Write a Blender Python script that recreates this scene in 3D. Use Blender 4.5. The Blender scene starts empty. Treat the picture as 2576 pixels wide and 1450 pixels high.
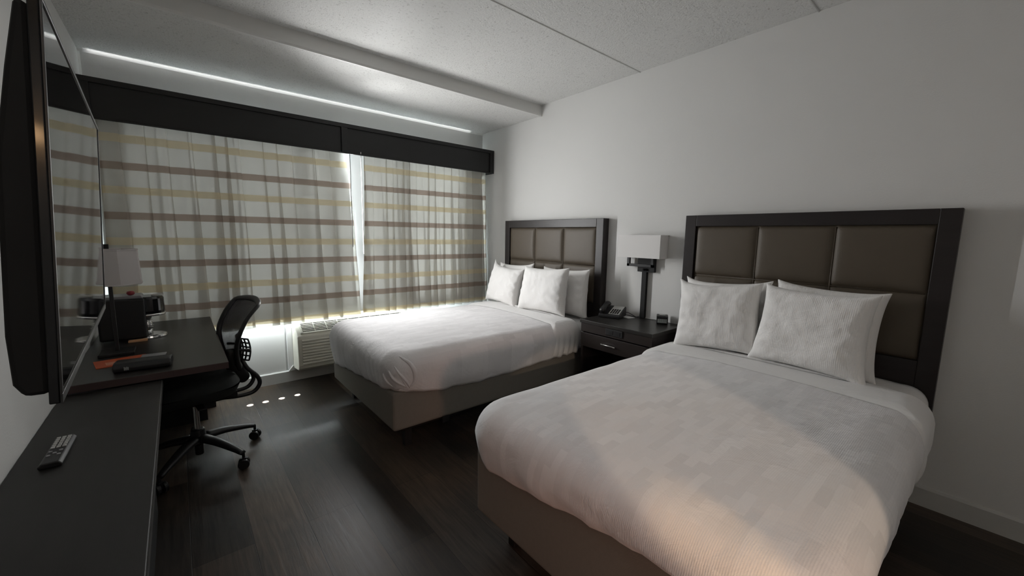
import bpy, bmesh, math, random
from math import sin, cos, pi, radians, exp, sqrt
from mathutils import Vector, Matrix, noise
random.seed(4)
S = bpy.context.scene
COL = S.collection
# ------------------------------------------------------------------ render look
S.view_settings.view_transform = 'Standard'
S.view_settings.look = 'None'
S.view_settings.gamma = 1
S.view_settings.use_curve_mapping = False
S.view_settings.exposure = 0.0
# ------------------------------------------------------------------ room numbers (metres)
XL, XR, YW, YB = -0.425, 2.97, 4.15, -2.3
ZC, ZB, YS = 2.723, 2.622, 3.11        # ceiling, lowered bay, step
# ------------------------------------------------------------------ materials
def new_mat(name):
    m = bpy.data.materials.new(name); m.use_nodes = True
    nt = m.node_tree
    b = nt.nodes['Principled BSDF']
    return m, nt, b
def N(nt, t, **kw):
    n = nt.nodes.new(t)
    for k, v in kw.items():
        if k in n.inputs: n.inputs[k].default_value = v
        else: setattr(n, k, v)
    return n
def L(nt, a, b): nt.links.new(a, b)
def rgba(c): return (c[0], c[1], c[2], 1)
def mat(name, col, rough=0.6, metal=0.0, var=0.08, scale=8.0, bump=0.0, bscale=60.0, spec=0.5, coat=0.0, stretch=(1,1,1)):
    m, nt, b = new_mat(name)
    tc = N(nt, 'ShaderNodeTexCoord')
    mp = N(nt, 'ShaderNodeMapping'); mp.inputs['Scale'].default_value = stretch
    L(nt, tc.outputs['Object'], mp.inputs['Vector'])
    n1 = N(nt, 'ShaderNodeTexNoise', Scale=scale, Detail=4.0)
    L(nt, mp.outputs['Vector'], n1.inputs['Vector'])
    mx = N(nt, 'ShaderNodeMix', data_type='RGBA')
    mx.inputs[6].default_value = rgba([c*(1-var) for c in col])
    mx.inputs[7].default_value = rgba([min(1, c*(1+var)) for c in col])
    L(nt, n1.outputs['Fac'], mx.inputs[0])
    L(nt, mx.outputs[2], b.inputs['Base Color'])
    b.inputs['Roughness'].default_value = rough
    b.inputs['Metallic'].default_value = metal
    b.inputs['Specular IOR Level'].default_value = spec
    b.inputs['Coat Weight'].default_value = coat
    if bump:
        n2 = N(nt, 'ShaderNodeTexNoise', Scale=bscale, Detail=3.0)
        L(nt, mp.outputs['Vector'], n2.inputs['Vector'])
        bp = N(nt, 'ShaderNodeBump', Strength=bump, Distance=0.002)
        L(nt, n2.outputs['Fac'], bp.inputs['Height'])
        L(nt, bp.outputs['Normal'], b.inputs['Normal'])
    return m
M = {}
M['wall'] = mat('wall_paint', (.74,.74,.725), .75, var=.015, scale=3, bump=.25, bscale=140, spec=.3)
M['trim'] = mat('trim_paint', (.72,.72,.70), .5, var=.01)
M['base'] = mat('baseboard_vinyl', (.56,.56,.54), .55, var=.02)
def ceiling_mat():
    m, nt, b = new_mat('popcorn_ceiling')
    tc = N(nt, 'ShaderNodeTexCoord')
    v = N(nt, 'ShaderNodeTexVoronoi', Scale=95.0); L(nt, tc.outputs['Object'], v.inputs['Vector'])
    n = N(nt, 'ShaderNodeTexNoise', Scale=70.0, Detail=5.0, Roughness=.7); L(nt, tc.outputs['Object'], n.inputs['Vector'])
    r = N(nt, 'ShaderNodeValToRGB')
    r.color_ramp.elements[0].position = .32; r.color_ramp.elements[0].color = (.44,.435,.42,1)
    r.color_ramp.elements[1].position = .43; r.color_ramp.elements[1].color = (.70,.70,.685,1)
    L(nt, n.outputs['Fac'], r.inputs['Fac']); L(nt, r.outputs['Color'], b.inputs['Base Color'])
    ad = N(nt, 'ShaderNodeMath', operation='ADD'); L(nt, v.outputs['Distance'], ad.inputs[0]); L(nt, n.outputs['Fac'], ad.inputs[1])
    bp = N(nt, 'ShaderNodeBump', Strength=.5, Distance=.004); L(nt, ad.outputs[0], bp.inputs['Height']); L(nt, bp.outputs['Normal'], b.inputs['Normal'])
    b.inputs['Roughness'].default_value = .9; b.inputs['Specular IOR Level'].default_value = .1
    return m
M['ceiling'] = ceiling_mat()
def floor_mat():
    m, nt, b = new_mat('dark_vinyl_planks')
    tc = N(nt, 'ShaderNodeTexCoord')
    mp = N(nt, 'ShaderNodeMapping'); mp.inputs['Rotation'].default_value = (0,0,pi/2); mp.inputs['Location'].default_value = (.35,.045,0)
    L(nt, tc.outputs['Object'], mp.inputs['Vector'])
    br = N(nt, 'ShaderNodeTexBrick', offset=.37, squash=1.0)
    br.inputs['Scale'].default_value = 1; br.inputs['Brick Width'].default_value = 1.2; br.inputs['Row Height'].default_value = .222
    br.inputs['Mortar Size'].default_value = .0014; br.inputs['Mortar Smooth'].default_value = .3
    br.inputs['Color1'].default_value = (.018,.0165,.015,1); br.inputs['Color2'].default_value = (.062,.056,.050,1); br.inputs['Mortar'].default_value = (.006,.006,.006,1)
    L(nt, mp.outputs['Vector'], br.inputs['Vector'])
    ms = N(nt, 'ShaderNodeMapping'); ms.inputs['Scale'].default_value = (22,1.6,1); L(nt, tc.outputs['Object'], ms.inputs['Vector'])
    g = N(nt, 'ShaderNodeTexNoise', Scale=2.2, Detail=8.0, Roughness=.65, Distortion=.6); L(nt, ms.outputs['Vector'], g.inputs['Vector'])
    c = N(nt, 'ShaderNodeTexNoise', Scale=2.5, Detail=3.0); L(nt, tc.outputs['Object'], c.inputs['Vector'])
    r = N(nt, 'ShaderNodeValToRGB'); r.color_ramp.elements[0].position=.3; r.color_ramp.elements[0].color=(.55,.53,.5,1); r.color_ramp.elements[1].position=.75; r.color_ramp.elements[1].color=(1.7,1.55,1.4,1)
    L(nt, g.outputs['Fac'], r.inputs['Fac'])
    r2 = N(nt, 'ShaderNodeValToRGB'); r2.color_ramp.elements[0].position=.35; r2.color_ramp.elements[0].color=(.8,.8,.8,1); r2.color_ramp.elements[1].position=.7; r2.color_ramp.elements[1].color=(1.5,1.25,1.05,1)
    L(nt, c.outputs['Fac'], r2.inputs['Fac'])
    m1 = N(nt, 'ShaderNodeMix', data_type='RGBA', blend_type='MULTIPLY'); m1.inputs[0].default_value=1
    L(nt, br.outputs['Color'], m1.inputs[6]); L(nt, r.outputs['Color'], m1.inputs[7])
    m2 = N(nt, 'ShaderNodeMix', data_type='RGBA', blend_type='MULTIPLY'); m2.inputs[0].default_value=1
    L(nt, m1.outputs[2], m2.inputs[6]); L(nt, r2.outputs['Color'], m2.inputs[7]); L(nt, m2.outputs[2], b.inputs['Base Color'])
    rr = N(nt, 'ShaderNodeMapRange'); rr.inputs['To Min'].default_value=.34; rr.inputs['To Max'].default_value=.52
    L(nt, g.outputs['Fac'], rr.inputs['Value']); L(nt, rr.outputs['Result'], b.inputs['Roughness'])
    ad = N(nt, 'ShaderNodeMath', operation='MULTIPLY_ADD'); ad.inputs[1].default_value=-1.2
    L(nt, br.outputs['Fac'], ad.inputs[0]); L(nt, g.outputs['Fac'], ad.inputs[2])
    bp = N(nt, 'ShaderNodeBump', Strength=.35, Distance=.002); L(nt, ad.outputs[0], bp.inputs['Height']); L(nt, bp.outputs['Normal'], b.inputs['Normal'])
    b.inputs['Specular IOR Level'].default_value = .30
    return m
M['floor'] = floor_mat()
M['espresso'] = mat('espresso_wood', (.017,.0125,.012), .42, var=.35, scale=3, stretch=(1,1,12), bump=.15, bscale=20)
M['espresso_h'] = mat('espresso_wood_horizontal', (.026,.020,.018), .36, var=.3, scale=3, stretch=(12,1,12), bump=.1, bscale=20)
M['valance'] = mat('black_brown_laminate', (.011,.011,.011), .5, var=.2, scale=3, stretch=(1,8,8))
M['desk'] = mat('charcoal_laminate', (.024,.022,.020), .34, var=.3, scale=2.5, stretch=(9,1,9), bump=.1, bscale=30)
M['desk_edge'] = mat('brown_edge_band', (.060,.036,.034), .45, var=.2, scale=4)
M['credenza'] = mat('dark_walnut_laminate', (.011,.0095,.008), .5, var=.45, scale=2.2, stretch=(14,1,14), bump=.1, bscale=30)
M['vinyl'] = mat('taupe_vinyl', (.088,.069,.048), .52, var=.06, scale=10, bump=.3, bscale=300)
M['seam'] = mat('vinyl_piping', (.085,.066,.048), .5, var=.05)
M['box'] = mat('taupe_box_fabric', (.23,.212,.185), .9, var=.06, scale=60, bump=.5, bscale=500, spec=.2)
M['black'] = mat('black_plastic', (.010,.010,.011), .42, var=.1)
M['blackm'] = mat('matte_black', (.005,.005,.005), .7, var=.1)
M['gloss'] = mat('gloss_black', (.006,.006,.007), .08, var=.02)
M['chrome'] = mat('chrome', (.75,.75,.75), .15, metal=1.0, var=.03)
M['nickel'] = mat('brushed_nickel', (.6,.6,.58), .3, metal=1.0, var=.05)
M['cloth_black'] = mat('black_seat_fabric', (.012,.015,.014), .85, var=.15, scale=40, bump=.5, bscale=400)
M['white_plastic'] = mat('cream_plastic', (.66,.645,.56), .45, var=.02)
M['vent_dark'] = mat('vent_shade_dark', (.03,.03,.028), .7)
M['frame_white'] = mat('white_frame', (.8,.8,.8), .4, var=.01)
M['paper'] = mat('white_paper', (.75,.75,.74), .7, var=.02)
M['orange'] = mat('orange_card', (.50,.085,.02), .5, var=.12, scale=20)
M['red'] = mat('dark_red_plastic', (.28,.02,.03), .35)
M['copper'] = mat('tan_wood', (.75,.42,.22), .45, var=.08)
M['grey_plastic'] = mat('grey_plastic', (.30,.30,.31), .4)
M['lcd'] = mat('clock_lcd', (.32,.35,.34), .25, var=.05)
M['lcd_ink'] = mat('clock_digits', (.05,.06,.06), .4)
M['silver_panel'] = mat('silver_keypad_panel', (.50,.50,.48), .4, var=.03)
M['cover_mark'] = mat('pale_print', (.35,.36,.35), .6)
def fabric(name, col, alpha=0, trans=.0, pattern=None, rib=0, ribdir=(1,0,0), rough=.85, wr=.3):
    m, nt, b = new_mat(name)
    tc = N(nt, 'ShaderNodeTexCoord')
    b.inputs['Base Color'].default_value = rgba(col); b.inputs['Roughness'].default_value = rough
    b.inputs['Specular IOR Level'].default_value = .25; b.inputs['Sheen Weight'].default_value = .25
    w = N(nt, 'ShaderNodeTexNoise', Scale=9.0, Detail=5.0, Roughness=.6, Distortion=.8); L(nt, tc.outputs['Object'], w.inputs['Vector'])
    f = N(nt, 'ShaderNodeTexNoise', Scale=420.0, Detail=2.0); L(nt, tc.outputs['Object'], f.inputs['Vector'])
    ad = N(nt, 'ShaderNodeMath', operation='MULTIPLY_ADD'); ad.inputs[1].default_value=.05
    L(nt, f.outputs['Fac'], ad.inputs[0]); L(nt, w.outputs['Fac'], ad.inputs[2])
    h = ad.outputs[0]
    if rib:
        wv = N(nt, 'ShaderNodeTexWave', Scale=rib, Distortion=1.2, Detail=1.0); wv.inputs['Detail Scale'].default_value=.3
        mp = N(nt, 'ShaderNodeMapping'); mp.inputs['Rotation'].default_value = ribdir
        L(nt, tc.outputs['Object'], mp.inputs['Vector']); L(nt, mp.outputs['Vector'], wv.inputs['Vector'])
        a2 = N(nt, 'ShaderNodeMath', operation='MULTIPLY_ADD'); a2.inputs[1].default_value=.05
        L(nt, wv.outputs['Fac'], a2.inputs[0]); L(nt, h, a2.inputs[2]); h = a2.outputs[0]
    bp = N(nt, 'ShaderNodeBump', Strength=wr, Distance=.02); L(nt, h, bp.inputs['Height']); L(nt, bp.outputs['Normal'], b.inputs['Normal'])
    if pattern:
        br = N(nt, 'ShaderNodeTexBrick', offset=.5); br.inputs['Scale'].default_value=1
        br.inputs['Brick Width'].default_value=pattern[0]; br.inputs['Row Height'].default_value=pattern[1]; br.inputs['Mortar Size'].default_value=0
        br.inputs['Color1'].default_value = rgba([c*.94 for c in col]); br.inputs['Color2'].default_value = rgba([min(1,c*1.05) for c in col])
        ng = N(nt, 'ShaderNodeVectorMath', operation='MULTIPLY_ADD'); ng.inputs[1].default_value=(.02,.02,.02)
        nn = N(nt, 'ShaderNodeTexNoise', Scale=7.0); L(nt, tc.outputs['Object'], nn.inputs['Vector'])
        L(nt, nn.outputs['Color'], ng.inputs[0]); L(nt, tc.outputs['Object'], ng.inputs[2])
        L(nt, ng.outputs[0], br.inputs['Vector']); L(nt, br.outputs['Color'], b.inputs['Base Color'])
    return m
M['spread'] = fabric('white_jacquard', (.84,.83,.84), pattern=(.11,.032), rib=55, ribdir=(0,0,pi/2))
M['sheet'] = fabric('white_sheet', (.85,.845,.84), rib=30)
M['pillow'] = fabric('white_pillowcase', (.90,.89,.875), rib=40, ribdir=(0,0,0), wr=.35)
M['shade'] = fabric('lamp_shade_linen', (.80,.79,.78), wr=.05)
def shade_mat():
    m, nt, b = new_mat('lampshade_fabric')
    tl = N(nt, 'ShaderNodeBsdfTranslucent'); tl.inputs['Color'].default_value=(.78,.72,.70,1)
    df = N(nt, 'ShaderNodeBsdfDiffuse'); df.inputs['Color'].default_value=(.78,.75,.74,1)
    tc = N(nt, 'ShaderNodeTexCoord'); n = N(nt,'ShaderNodeTexNoise', Scale=300.0); L(nt, tc.outputs['Object'], n.inputs['Vector'])
    bp = N(nt,'ShaderNodeBump', Strength=.1, Distance=.001); L(nt,n.outputs['Fac'],bp.inputs['Height']); L(nt,bp.outputs['Normal'],df.inputs['Normal'])
    mx = N(nt, 'ShaderNodeMixShader'); mx.inputs[0].default_value=.35
    L(nt, df.outputs[0], mx.inputs[1]); L(nt, tl.outputs[0], mx.inputs[2])
    L(nt, mx.outputs[0], nt.nodes['Material Output'].inputs['Surface']); return m
M['shade_t'] = shade_mat()
# woven stripes sit at fixed heights of the cloth
STR = [(1.842,.026,0),(1.497,.026,0),(1.152,.026,0),(.812,.027,0),(2.03,.028,1),(1.675,.026,1),(1.318,.027,1),(.967,.027,1),(.628,.02,1)]
def curtain_mat():
    m, nt, b = new_mat('striped_sheer')
    tc = N(nt, 'ShaderNodeTexCoord'); sp = N(nt, 'ShaderNodeSeparateXYZ'); L(nt, tc.outputs['Object'], sp.inputs[0])
    def bands(kind):
        last = None
        for (z, h, k) in STR:
            if k != kind: continue
            c = N(nt, 'ShaderNodeMath', operation='COMPARE'); c.inputs[1].default_value=z; c.inputs[2].default_value=h
            L(nt, sp.outputs['Z'], c.inputs[0])
            if last is None: last = c.outputs[0]
            else:
                a = N(nt, 'ShaderNodeMath', operation='MAXIMUM'); L(nt, last, a.inputs[0]); L(nt, c.outputs[0], a.inputs[1]); last = a.outputs[0]
        return last
    br, ye = bands(0), bands(1)
    def colour(base, cb, cy):
        m1 = N(nt, 'ShaderNodeMix', data_type='RGBA'); m1.inputs[6].default_value=rgba(base); m1.inputs[7].default_value=rgba(cb); L(nt, br, m1.inputs[0])
        m2 = N(nt, 'ShaderNodeMix', data_type='RGBA'); L(nt, m1.outputs[2], m2.inputs[6]); m2.inputs[7].default_value=rgba(cy); L(nt, ye, m2.inputs[0])
        return m2.outputs[2]
    cd = colour((.66,.645,.60), (.34,.285,.24), (.62,.55,.42))
    ct = colour((.80,.785,.74), (.50,.40,.34), (.78,.68,.48))
    d = N(nt, 'ShaderNodeBsdfDiffuse'); L(nt, cd, d.inputs['Color'])
    t = N(nt, 'ShaderNodeBsdfTranslucent'); L(nt, ct, t.inputs['Color'])
    tr = N(nt, 'ShaderNodeBsdfTransparent'); L(nt, ct, tr.inputs['Color'])
    a = N(nt, 'ShaderNodeMixShader'); a.inputs[0].default_value=.40; L(nt, d.outputs[0], a.inputs[1]); L(nt, t.outputs[0], a.inputs[2])
    f = N(nt, 'ShaderNodeMixShader'); L(nt, a.outputs[0], f.inputs[1]); L(nt, tr.outputs[0], f.inputs[2])
    mx = N(nt, 'ShaderNodeMath', operation='MAXIMUM'); L(nt, br, mx.inputs[0]); L(nt, ye, mx.inputs[1])
    mr = N(nt, 'ShaderNodeMapRange'); mr.inputs['To Min'].default_value=.32; mr.inputs['To Max'].default_value=.12; L(nt, mx.outputs[0], mr.inputs['Value'])
    L(nt, mr.outputs['Result'], f.inputs[0])
    L(nt, f.outputs[0], nt.nodes['Material Output'].inputs['Surface']); return m
M['curtain'] = curtain_mat()
def liner_mat(name, diff, tran, k):
    m, nt, b = new_mat(name)
    d = N(nt, 'ShaderNodeBsdfDiffuse'); d.inputs['Color'].default_value=rgba(diff)
    t = N(nt, 'ShaderNodeBsdfTranslucent'); t.inputs['Color'].default_value=rgba(tran)
    tc = N(nt, 'ShaderNodeTexCoord'); n = N(nt,'ShaderNodeTexNoise', Scale=200.0); L(nt, tc.outputs['Object'], n.inputs['Vector'])
    bp = N(nt,'ShaderNodeBump', Strength=.1, Distance=.001); L(nt,n.outputs['Fac'],bp.inputs['Height']); L(nt,bp.outputs['Normal'],d.inputs['Normal'])
    a = N(nt, 'ShaderNodeMixShader'); a.inputs[0].default_value=k; L(nt, d.outputs[0], a.inputs[1]); L(nt, t.outputs[0], a.inputs[2])
    L(nt, a.outputs[0], nt.nodes['Material Output'].inputs['Surface']); return m
M['liner'] = liner_mat('curtain_liner', (.70,.71,.70), (.8,.79,.77), .014)
def glass_mat():
    m, nt, b = new_mat('window_glass')
    g = N(nt, 'ShaderNodeBsdfGlossy', Roughness=.02); tr = N(nt, 'ShaderNodeBsdfTransparent'); tr.inputs['Color'].default_value=(.93,.97,.98,1)
    fr = N(nt, 'ShaderNodeFresnel', IOR=1.45); mx = N(nt, 'ShaderNodeMixShader')
    L(nt, fr.outputs[0], mx.inputs[0]); L(nt, tr.outputs[0], mx.inputs[1]); L(nt, g.outputs[0], mx.inputs[2])
    L(nt, mx.outputs[0], nt.nodes['Material Output'].inputs['Surface']); return m
M['glass'] = glass_mat()
def mesh_mat():
    m, nt, b = new_mat('chair_mesh')
    b.inputs['Base Color'].default_value=(.030,.026,.036,1); b.inputs['Roughness'].default_value=.5
    tc = N(nt, 'ShaderNodeTexCoord')
    ch = N(nt, 'ShaderNodeTexChecker', Scale=260.0); L(nt, tc.outputs['Object'], ch.inputs['Vector'])
    tr = N(nt, 'ShaderNodeBsdfTransparent'); mx = N(nt, 'ShaderNodeMixShader')
    mt = N(nt, 'ShaderNodeMath', operation='MULTIPLY'); mt.inputs[1].default_value=.45; L(nt, ch.outputs['Fac'], mt.inputs[0])
    L(nt, mt.outputs[0], mx.inputs[0]); L(nt, b.outputs[0], mx.inputs[1]); L(nt, tr.outputs[0], mx.inputs[2])
    L(nt, mx.outputs[0], nt.nodes['Material Output'].inputs['Surface']); return m
M['mesh'] = mesh_mat()
def emit(name, col, s):
    m, nt, b = new_mat(name); b.inputs['Emission Color'].default_value=rgba(col); b.inputs['Emission Strength'].default_value=s
    b.inputs['Base Color'].default_value=rgba(col); return m
M['bulb'] = emit('warm_bulb', (1,.62,.32), 14)
# ------------------------------------------------------------------ mesh helpers
def bx(bm, x0, x1, y0, y1, z0, z1, mtx=None):
    vs = [bm.verts.new(p) for p in [(x0,y0,z0),(x1,y0,z0),(x1,y1,z0),(x0,y1,z0),(x0,y0,z1),(x1,y0,z1),(x1,y1,z1),(x0,y1,z1)]]
    fs = [bm.faces.new([vs[i] for i in f]) for f in [(0,3,2,1),(4,5,6,7),(0,1,5,4),(1,2,6,5),(2,3,7,6),(3,0,4,7)]]
    if mtx: bmesh.ops.transform(bm, matrix=mtx, verts=vs)
    return vs
def grid(bm, f, nu, nv, wrap_u=False, wrap_v=False):
    g = [[bm.verts.new(f(i/(nu if wrap_u else nu-1), j/(nv if wrap_v else nv-1))) for j in range(nv)] for i in range(nu)]
    for i in range(nu if wrap_u else nu-1):
        for j in range(nv if wrap_v else nv-1):
            bm.faces.new([g[i][j], g[(i+1)%nu][j], g[(i+1)%nu][(j+1)%nv], g[i][(j+1)%nv]])
    return g
def tube(bm, pts, r, n=10, cap=True, sx=1, sy=1):
    """sweep a (possibly flattened) circle along pts; r is a number or list"""
    pts = [Vector(p) for p in pts]; rings = []
    up = Vector((0,0,1))
    t0 = (pts[1]-pts[0]).normalized()
    if abs(t0.dot(up)) > .95: up = Vector((0,1,0))
    for i, p in enumerate(pts):
        t = (pts[min(i+1,len(pts)-1)] - pts[max(i-1,0)]).normalized()
        a = up - t*up.dot(t)
        a.normalize(); up = a; b = t.cross(a)
        rr = r[i] if isinstance(r, (list, tuple)) else r
        rings.append([bm.verts.new(p + a*cos(2*pi*k/n)*rr*sx + b*sin(2*pi*k/n)*rr*sy) for k in range(n)])
    for i in range(len(rings)-1):
        for k in range(n): bm.faces.new([rings[i][k], rings[i][(k+1)%n], rings[i+1][(k+1)%n], rings[i+1][k]])
    if cap: bm.faces.new(rings[0][::-1]); bm.faces.new(rings[-1])
def lathe(bm, prof, c=(0,0,0), n=32, axis='Z', cap=True, arc=None):
    rings = []
    for (r, h) in prof:
        ring = []
        for k in range(n):
            a = 2*pi*k/n
            q = {'Z': (cos(a)*r, sin(a)*r, h), 'X': (h, cos(a)*r, sin(a)*r), 'Y': (cos(a)*r, h, sin(a)*r)}[axis]
            ring.append(bm.verts.new(Vector(c)+Vector(q)))
        rings.append(ring)
    for i in range(len(rings)-1):
        for k in range(n): bm.faces.new([rings[i][k], rings[i][(k+1)%n], rings[i+1][(k+1)%n], rings[i+1][k]])
    if cap: bm.faces.new(rings[0]); bm.faces.new(rings[-1])
def prism(bm, poly, axis, a, b):
    """extrude a 2D polygon along an axis from a to b"""
    def pt(p, h): return {'Z': (p[0],p[1],h), 'Y': (p[0],h,p[1]), 'X': (h,p[0],p[1])}[axis]
    v0 = [bm.verts.new(pt(p,a)) for p in poly]; v1 = [bm.verts.new(pt(p,b)) for p in poly]
    n = len(poly)
    bm.faces.new(v0); bm.faces.new(v1[::-1])
    for i in range(n): bm.faces.new([v0[i], v0[(i+1)%n], v1[(i+1)%n], v1[i]])
def obj(name, bm, m, parent=None, bev=0, smooth=False, subsurf=0, solid=0, keep=False, seg=2):
    bmesh.ops.recalc_face_normals(bm, faces=bm.faces)
    me = bpy.data.meshes.new(name); bm.to_mesh(me); bm.free()
    me.materials.append(M[m] if isinstance(m, str) else m)
    o = bpy.data.objects.new(name, me); COL.objects.link(o)
    if smooth:
        for p in me.polygons: p.use_smooth = True
    if solid:
        md = o.modifiers.new('thick','SOLIDIFY'); md.thickness = solid; md.offset = 0
    if bev:
        md = o.modifiers.new('bevel','BEVEL'); md.width = bev; md.segments = seg; md.limit_method='ANGLE'; md.angle_limit=radians(40)
    if subsurf:
        md = o.modifiers.new('sub','SUBSURF'); md.levels = subsurf; md.render_levels = subsurf
    if parent is not None:
        o.parent = parent; o.matrix_parent_inverse = parent.matrix_world.inverted()
        o.matrix_parent_inverse = Matrix.Translation(-wloc(parent))
    return o
def wloc(o):
    v = Vector(o.location)
    return v
def box(name, dims, m, parent=None, bev=.002, **k):
    bm = bmesh.new(); bx(bm, *dims); return obj(name, bm, m, parent, bev, **k)
def thing(name, label, cat, loc=(0,0,0), group=None):
    o = bpy.data.objects.new(name, None); COL.objects.link(o); o.location = loc; o.empty_display_size = .1
    o['label'] = label; o['category'] = cat
    if group: o['group'] = group
    return o
def tag(o, label, cat, group=None):
    o['label'] = label; o['category'] = cat
    if group: o['group'] = group
    return o
def struct(o): o['kind'] = 'structure'; return o
def bz(p, t):
    """Catmull-Rom through points p, t in 0..1"""
    n = len(p)-1; s = min(int(t*n), n-1); u = t*n - s
    P = lambda i: Vector(p[max(0,min(n,i))])
    a,b,c,d = P(s-1),P(s),P(s+1),P(s+2)
    return .5*((2*b)+(-a+c)*u+(2*a-5*b+4*c-d)*u*u+(-a+3*b-3*c+d)*u**3)
def spline(p, n=24): return [bz(p, i/(n-1)) for i in range(n)]
# ------------------------------------------------------------------ room shell
T = .12
struct(box('floor', (XL-T,XR+T,YB-T,YW+.2,-.1,0), 'floor', bev=0))
struct(box('wall_left', (XL-T,XL,YB-T,YW+.2,0,ZC+.1), 'wall', bev=0))
struct(box('wall_right', (XR,XR+T,YB-T,YW+.2,0,ZC+.1), 'wall', bev=0))
bm = bmesh.new(); bx(bm, XL,XR,YB-T,YB,0,ZC+.1); struct(obj('wall_back', bm, 'wall'))
# window wall with its opening
WX0, WX1, WZ0, WZ1 = -.20, 2.72, .66, 2.235
bm = bmesh.new()
bx(bm, XL,WX0,YW,YW+.2,0,ZC+.1); bx(bm, WX1,XR,YW,YW+.2,0,ZC+.1); bx(bm, WX0,WX1,YW,YW+.2,0,WZ0); bx(bm, WX0,WX1,YW,YW+.2,WZ1,ZC+.1)
struct(obj('wall_far', bm, 'wall'))
bm = bmesh.new(); bx(bm, XL,XR,YB,YS,ZC,ZC+.1); struct(obj('ceiling', bm, 'ceiling'))
bm = bmesh.new(); bx(bm, XL,XR,YS+.02,YW,ZB,ZC+.1); struct(obj('ceiling_bay', bm, 'ceiling')).name = 'ceiling_lowered_bay'
# painted face of the step between ceiling and bay
bm = bmesh.new(); prism(bm, [(YS+.02,ZC+.05),(YS,ZC+.05),(YS,ZB+.012),(YS+.006,ZB-.002),(YS+.02,ZB-.002)], 'X', XL, XR-.02)
bx(bm, XR-.02, XR, YS-.004, YS+.03, ZB-.006, ZC)
struct(obj('trim_1', bm, 'trim', smooth=False))
for i, y in enumerate((1.976, .80)):
    bm = bmesh.new(); lathe(bm, [(.006,XL),(.006,XR)], (0,y,ZC+.001), n=10, axis='X')
    struct(obj('trim_%d' % (i+2), bm, 'trim', smooth=True))
# bead added to catch a line of light between window wall and bay ceiling
bm = bmesh.new(); prism(bm, [(YW,ZB),(YW,ZB-.016),(YW-.003,ZB-.013),(YW-.016,ZB)], 'X', XL, XR); struct(obj('trim_4', bm, 'trim'))
bm = bmesh.new(); prism(bm, [(XL,YW),(XL+.012,YW),(XL,YW-.012)], 'Z', 0, ZB-.016); struct(obj('trim_5', bm, 'trim'))
def baseboard(name, axis, a, b, wallpos, sgn, h):
    prof = [(wallpos,0.0),(wallpos+sgn*.016,0.0),(wallpos+sgn*.014,h-.012),(wallpos+sgn*.006,h),(wallpos,h)]
    bm = bmesh.new(); prism(bm, prof, axis, a, b); return struct(obj(name, bm, 'base'))
baseboard('baseboard_right', 'Y', YB, YW, XR, -1, .108)
baseboard('baseboard_left', 'Y', YB, YW, XL, 1, .108)
bm = bmesh.new(); prism(bm, [(YW,0),(YW-.028,0),(YW-.028,.098),(YW-.020,.106),(YW,.106)], 'X', XL+.016, XR-.016); struct(obj('baseboard_far', bm, 'base'))
# panel below the window beside the unit
bm = bmesh.new(); bx(bm, XL+.016,.715,YW-.010,YW,.106,WZ0-.02); struct(obj('trim_6', bm, 'trim', bev=.003))
# window 1
w = bpy.data.objects.new('window_1', None); COL.objects.link(w); w.location = (1.5, YW+.1, WZ0); struct(w)
bm = bmesh.new(); f = .045
y0, y1 = YW+.06, YW+.12
bx(bm, WX0,WX1,y0,y1,WZ0,WZ0+f); bx(bm, WX0,WX1,y0,y1,WZ1-f,WZ1)
for x in (WX0, .98, 1.22, 1.93, WX1-f): bx(bm, x,x+f,y0,y1,WZ0+f,WZ1-f)
bx(bm, 1.22,1.93,y0+.005,y1-.005,1.22,1.26)
obj('window_frame', bm, 'frame_white', w, bev=.003)
bm = bmesh.new(); bx(bm, WX0+.01,WX1-.01,YW+.088,YW+.092,WZ0+.02,WZ1-.02); obj('window_pane', bm, 'glass', w)
bm = bmesh.new(); bx(bm, WX0-.02,WX1+.02,YW-.002,YW+.19,WZ0-.022,WZ0+.004); obj('window_sill', bm, 'frame_white', w, bev=.004)
# ------------------------------------------------------------------ curtains
def pleat_sheet(name, label, x0b, x1b, x0t, x1t, zb, zt, yc, amp, pitch, m, seed, hemj=.0, nz=44, group=None, flare=.25, tilt=0):
    rnd = random.Random(seed); length = (x1b-x0b)
    n = max(3, int(length/pitch)); knots = [0]
    for i in range(n): knots.append(knots[-1] + rnd.uniform(.55,1.5))
    knots = [k/knots[-1] for k in knots]; ampk = [rnd.uniform(.55,1.15) for _ in range(n+1)]; wid = [rnd.uniform(-.22,.22) for _ in range(n+1)]
    nu = n*14+1
    def f(u, v):
        z = zt + (zb-zt)*v
        # pleat coordinate
        i = max(0, min(n-1, next((q for q in range(n) if knots[q+1] >= u), n-1)))
        s = (u-knots[i])/(knots[i+1]-knots[i])
        ph = 2*pi*s
        sq = sin(ph) + .28*sin(2*ph+wid[i]*4) ; sq = math.tanh(1.6*sq)
        A = amp*(ampk[i]*(1-s)+ampk[i+1]*s)*(.55+ (.45+flare)*v)
        drift = .014*noise.noise((u*9+seed, v*1.7, seed*3.1))*v*2
        lean = pitch*(.28+.14*ampk[i])*cos(ph+.6)*(.45+.55*v)
        x = (x0t+(x1t-x0t)*u)*(1-v) + (x0b+(x1b-x0b)*u)*v + drift + lean
        y = yc + tilt*(1-v) + A*sq*.9 + .012*noise.noise((u*5, v*2.3, seed))*v
        z += hemj*v*v*( .012*sin(ph*.5+seed)+.010*noise.noise((u*14, seed, 0)))
        return (x, y, z)
    bm = bmesh.new(); grid(bm, f, nu, nz)
    return obj(name, bm, m, None, smooth=True)
fl = pleat_sheet('striped_curtain', '', -.385,1.325, -.37,1.285, .592,2.165, 3.975, .032, .125, 'curtain', 3, hemj=1)
tag(fl, 'wide striped sheer curtain left of the gap, behind the desk and chair', 'curtain', 'striped sheer curtains under the valance')
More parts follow.
